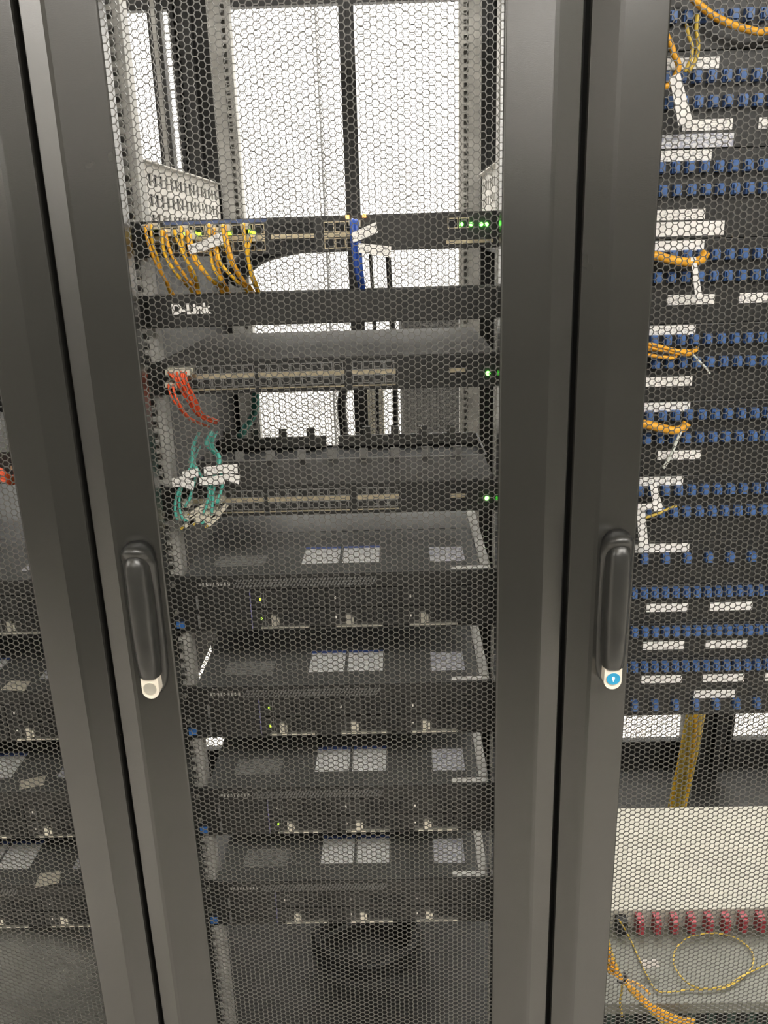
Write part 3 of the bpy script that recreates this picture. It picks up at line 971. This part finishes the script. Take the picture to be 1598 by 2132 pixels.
fibre_panel(1.184, 1.2855, [(1.2680, 0.407, 0.0172), (1.2370, 0.405, 0.0175)], [(0.390, 0.478, 1.2780, 'tag')] + [(0.440, 0.498, 1.2120, 'tag')],
            'fibre panel with one orange cable and a slanting clear tie')
fibre_panel(1.0895, 1.1835, [(1.1640, 0.4005, 0.0175), (1.1330, 0.4135, 0.0175)], [(0.390, 0.477, 1.1760, 'tag')],
            'fibre panel with thin yellow leads and a leaning white strip')
fibre_panel(1.023, 1.089, [(1.0650, 0.4010, 0.0297)], [(0.412, 0.493, 1.0790, 'paper')], "sparse fibre panel with widely spaced blue adapters, beside the right door handle's upper half")
fibre_panel(0.9635, 1.0225, [(1.0130, 0.4040, 0.0148)], lab(0.9875, 0.440, 0.499, 'paper'), 'slim fibre panel, upper of the three with close-set blue adapters')
fibre_panel(0.9075, 0.9630, [(0.9520, 0.4090, 0.0148)], lab(0.9275, 0.439, 0.498, 'paper'), 'slim fibre panel, middle of the three with close-set blue adapters')
fibre_panel(0.8565, 0.9070, [(0.8960, 0.4120, 0.0148)], lab(0.8725, 0.440, 0.499, 'paper'), 'slim fibre panel, lower of the three with close-set blue adapters')
fibre_panel(0.811, 0.8560, [(0.8320, 0.4310, 0.0300)], [(0.519, 0.579, 0.8460, 'paper')], 'sparse fibre panel, lowest one with a single white label')
# white strip in the gap and grey strip above
b = MB().box(-0.0875, 0.0875, 0, 0.0015, 0, 0.017).obj('marker_strip', K['paper'], loc=(0.502 - 0.0875, FY - 0.001, 1.4935))
tag(b, 'bright white marker strip, the tallest of the white strips', 'marker strip')
b = MB().box(-0.089, 0.089, 0, 0.0015, 0, 0.0155).obj('marker_strip', K['rlabel'], loc=(0.504 - 0.089, FY - 0.001, 1.5950))
tag(b, 'long grey marker strip directly under a white label', 'marker strip')


def strip(px, Y, label, m='tag'):
    o = tag_quad(px, Y, None, None, K[m], 'hanging_strip')
    return tag(o, label, 'paper strip', 'paper strips hanging in the right cabinet')


strip([(1393, 160), (1415, 152), (1441, 250), (1412, 262)], 0.080, 'broad white strip slanting down at the top of the right cabinet', 'paper')
strip([(1437, 536), (1448, 535), (1461, 616), (1447, 618)], 0.080, 'narrow white strip hanging below an orange cable, near two white labels', 'paper')
strip([(1352, 1008), (1365, 1006), (1381, 1062), (1361, 1066)], 0.080, 'short white strip leaning beside thin yellow leads', 'paper')
strip([(1324, 1052), (1341, 1050), (1349, 1135), (1330, 1137)], 0.080, 'upright white strip right of the right-hand door handle', 'paper')
strip([(1325, 1050), (1358, 1048), (1358, 1060), (1325, 1064)], 0.078, 'small white flag at the head of the upright strip', 'paper')


def pix_cable(name, ps, r, m, label, Y=0.085, ends=True, cat='fibre cable', group=None, n=8):
    P = [at(x, y, Y=Y if not isinstance(Y, (list, tuple)) else Y[i]) for i, (x, y) in enumerate(ps)]
    return cable(name, P, r, m, label, cat, group, n=n)


G = 'yellow and orange cables of the right cabinet'
pix_cable('fibre_cable', [(1425, -20), (1450, 5), (1480, 30), (1515, 48), (1545, 58), (1580, 66), (1610, 62), (1650, 50)], 0.0042, K['orange'], 'thick orange cable crossing the top right corner', 0.088, group=G)
pix_cable('fibre_cable', [(1452, 30), (1449, 60), (1453, 95), (1447, 125), (1432, 150)], 0.0024, K['lemon'], 'yellow lead curving down at the top of the right cabinet', 0.085, group=G)
pix_cable('fibre_cable', [(1428, 50), (1433, 75), (1440, 95), (1438, 120), (1425, 150)], 0.0020, K['lemon'], 'thinner yellow lead left of the curving one', 0.083, group=G)
pix_cable('fibre_cable', [(1385, 70), (1397, 95), (1402, 112), (1412, 140), (1395, 175), (1375, 182)], 0.0036, K['orange'], 'orange cable bending at the top left of the right cabinet', 0.085, group=G)
pix_cable('fibre_cable', [(1300, 533), (1362, 532), (1385, 538), (1410, 543), (1435, 546), (1458, 541), (1470, 524)], 0.0055, K['orange'], 'orange cable running to the panel below the white gap', 0.085, group=G)
for i, (a0, b0) in enumerate((((1300, 702), (1432, 735)), ((1300, 712), (1428, 738)), ((1300, 723), (1440, 731)), ((1300, 732), (1398, 745)))):
    pix_cable('fibre_cable', [a0, ((a0[0] + b0[0]) / 2, (a0[1] + b0[1]) / 2 + 1), b0, (b0[0] + 12, b0[1] - 8)], 0.0024, K['orange'],
              'orange fan cable at the fifth panel, ' + ORD[i] + ' from above', 0.084 + 0.002 * i, group=G)
pix_cable('fibre_cable', [(1290, 880), (1340, 883), (1370, 890), (1400, 896), (1420, 892), (1430, 880)], 0.0058, K['orange'], 'single thick orange cable with a clear tie at its end', 0.085, group=G)
pix_cable('fibre_cable', [(1300, 1052), (1345, 1052), (1356, 1053), (1375, 1042)], 0.0018, K['lemon'], 'upper thin yellow lead beside the leaning strip', 0.084, group=G)
pix_cable('fibre_cable', [(1335, 1079), (1352, 1075), (1372, 1068), (1390, 1060), (1408, 1053)], 0.0020, K['lemon'], 'lower thin yellow lead passing the leaning strip', 0.083, group=G)
pix_cable('cable_tie', [(1442, 738), (1455, 752), (1468, 765), (1477, 778)], 0.0014, K['clear'], 'clear tie tail at the end of the orange fan', 0.083, cat='cable tie')
pix_cable('cable_tie', [(1418, 896), (1405, 925), (1395, 950), (1380, 975)], 0.0022, K['clear'], 'clear tie tail hanging from the single orange cable', 0.082, cat='cable tie')
# trunk bundle behind
b = MB()
ctr = spline([at(1449, 1478, Y=0.60), at(1438, 1540, Y=0.60), at(1424, 1610, Y=0.605), at(1408, 1685, Y=0.61), at(1404, 1740, Y=0.62)], 8)
o = empty('yellow_cable_bundle', ctr[-1], 'thick yellow bundle of many fibres hanging above the cream cover', 'cable bundle')
for i in range(19):
    rr = 0 if i == 0 else (0.008 if i < 7 else 0.0155)
    an = 0 if i == 0 else (2 * PI * i / 6 if i < 7 else 2 * PI * i / 12 + 0.2)
    MB().tube([p + Vector((rr * math.cos(an + 0.05 * j), rr * math.sin(an + 0.05 * j), 0)) - ctr[-1] for j, p in enumerate(ctr)], 0.0042, 7).obj('fibre_strand', K['lemon'] if i % 4 else K['yellow'], o, smooth=True)

# splice drawer
ZT, ZC, YA, YF, YB = 0.323, 0.3605, 0.205, 0.045, 0.4845
e = empty('splice_drawer', (CXR, YF, ZT), 'pulled-out splice drawer with cream cover and red adapters, low in the right cabinet', 'drawer')
MB().box(-0.2150, 0.2150, 0.0, YA - YF, -0.004, 0.0).box(-0.2150, 0.2150, -0.002, 0.0, -0.016, 0.005).box(-0.242, 0.242, YA - YF + 0.0001, YB - YF, -0.004, 0.0).obj('tray', K['tray'], e)
MB().box(-0.2420, 0.2420, YA - YF, YB - YF, ZC - ZT - 0.002, ZC - ZT).box(-0.2420, 0.2420, YA - YF, YA - YF + 0.002, 0.0005, ZC - ZT - 0.0021).obj('cream_cover', K['cream'], e, bevel=0.0006)
for sx in (-1, 1):
    MB().box(sx * 0.2165 - 0.001, sx * 0.2165 + 0.001, 0, YA - YF - 0.002, -0.016, 0.012).obj('side_wall', K['tray'], e)
RA = MB().box(-0.0060, 0.0060, -0.016, -0.0002, 0.003, 0.034).box(-0.0046, 0.0046, -0.024, -0.0161, 0.007, 0.032).mesh('red_adapter', [K['redad']])
p0 = at(1327, 1912, Y=YA)
for i in range(13):
    x = p0.x + 0.0300 * i
    if x < 0.80:
        link('red_adapter', RA, e, (x - CXR, YA - YF, 0))
link('black_adapter', MB().box(-0.009, 0.009, -0.020, -0.0002, 0.002, 0.030).mesh('black_adapter', [K['dark']]), e, (at(1290, 1912, Y=YA).x - CXR, YA - YF, 0))
# the looped fibre on the tray
zt = ZT + 0.004
P = [at(1288, 1915, Y=YA - 0.03)] + [at(x, y, Z=zt) for x, y in ((1306, 1945), (1325, 1985), (1343, 2025), (1362, 2058), (1385, 2066), (1430, 2061), (1470, 2060), (1515, 2055), (1560, 2020), (1566, 1985), (1535, 1955),
     (1490, 1946), (1440, 1952), (1408, 1975), (1402, 2010), (1425, 2045), (1460, 2061), (1510, 2052), (1545, 2032), (1600, 2005), (1660, 1975))]
for j in range(12, 18):
    P[j] = P[j] + Vector((0, 0, 0.003))
cable('fibre_lead', P, 0.0014, K['lemon'], 'yellow fibre laid in a round loop on the drawer tray', 'fibre cable')
o = tag_quad([(1333, 2000), (1368, 1998), (1373, 2013), (1340, 2016)], 0.105, None, None, K['paper'], 'hanging_strip')
tag(o, 'small white paper tag on the looped yellow fibre', 'paper strip')
# orange cables tied at the drawer's left corner
c6 = crop(1240, 1840, 4.464)
for i in range(9):
    f = i / 8
    ps = [(118 - 6 * f, 545 + 250 * f), (165 - 10 * f, 700 + 130 * f), (245, 880 + 12 * f), (330 + 40 * f, 1010 - 20 * f), (470 + 40 * f, 1150 - 30 * f), (640 + 90 * f, 1300 - 70 * f), (860 + 60 * f, 1360 - 90 * f)]
    P = [at(*c6(*q), Y=0.031 + 0.004 * math.sin(i * 2.1)) for q in ps]
    P = [Vector((P[0].x - 0.012, 0.05, P[0].z + 0.05))] + P
    cable('fibre_cable', P, 0.0023, K['orange'] if i % 3 else K['lemon'], 'orange cable tied at the drawer corner, ' + ORD[i] + ' of the bunch', 'fibre cable', 'tied orange cables at the drawer')
pix_cable('cable_tie', [c6(200, 905), c6(245, 915), c6(275, 880), c6(262, 830)], 0.0022, K['blackc'], 'black tie round the orange bunch', 0.026, cat='cable tie')
pix_cable('fibre_cable', [c6(245, 900), c6(240, 1000), c6(225, 1100), c6(240, 1230)], 0.0020, K['lemon'], 'single yellow lead dropping straight from the black tie', 0.030)
pix_cable('fibre_cable', [c6(270, 890), c6(360, 920), c6(450, 970), c6(500, 1030)], 0.0020, K['orange'], 'short orange lead branching right from the tied bunch', 0.034)
e = empty('lower_box', (CXR, 0.105, 0.10), 'dark green box under the splice drawer', 'box')
MB().box(-0.2190, 0.2190, 0, 0.3, 0, 0.195).obj('box_body', K['green'], e, bevel=0.002)
for i in range(12):
    MB().box(-0.008, 0.008, -0.006, -0.0002, 0.12, 0.16).obj('box_port', K['dark'], e, loc=(-0.19 + 0.034 * i, 0, 0))

# ------------------------------------------------------------------ left cabinet, what shows at its edge
for i in range(4):
    P = [at(-30, 972 + 8 * i, Y=0.085), at(0, 978 + 7 * i, Y=0.080), at(14, 990 + 4 * i, Y=0.082), at(24, 1000 + 4 * i - 6, Y=0.095)]
    P += [Vector((P[-1].x + 0.004, 0.1075, P[-1].z))]
    P = [Vector((P[0].x - 0.06, 0.086, P[0].z - 0.02 - 0.004 * i)), Vector((P[0].x - 0.03, 0.082, P[0].z - 0.006))] + P
    cable('fibre_cable', P, 0.0030, K['red'], 'red cable end at the left picture edge, ' + ORD[i] + ' from above', 'fibre cable', 'red cables in the left cabinet')
b = MB()
n = 9
grid = []
for i in range(n + 1):
    for j in range(n + 1):
        x, y = -0.20 + 0.40 * i / n, 0.22 + 0.30 * j / n
        z = 0.30 - 0.20 * (i / n) ** 2 - 0.05 * (j / n) + 0.012 * math.sin(3 * i + j)
        grid.append((x, y, z))
lo = len(grid)
V = grid + [(x, y, 0.0) for x, y, z in grid]
F = []
for i in range(n):
    for j in range(n):
        a0 = i * (n + 1) + j
        F.append((a0, a0 + n + 1, a0 + n + 2, a0 + 1))
ring = [j for j in range(n + 1)] + [(i * (n + 1) + n) for i in range(1, n + 1)] + [(n * (n + 1) + j) for j in range(n - 1, -1, -1)] + [i * (n + 1) for i in range(n - 1, 0, -1)]
for k in range(len(ring)):
    a0, b0 = ring[k], ring[(k + 1) % len(ring)]
    F.append((a0, b0, b0 + lo, a0 + lo))
b.v, b.f, b.m = V, F, [0] * len(F)
o = b.obj('packing_sheet', K['lump'], smooth=True, loc=(-0.6, 0, 0.062))
tag(o, 'crumpled grey packing sheet in the bottom of the left cabinet', 'packing')
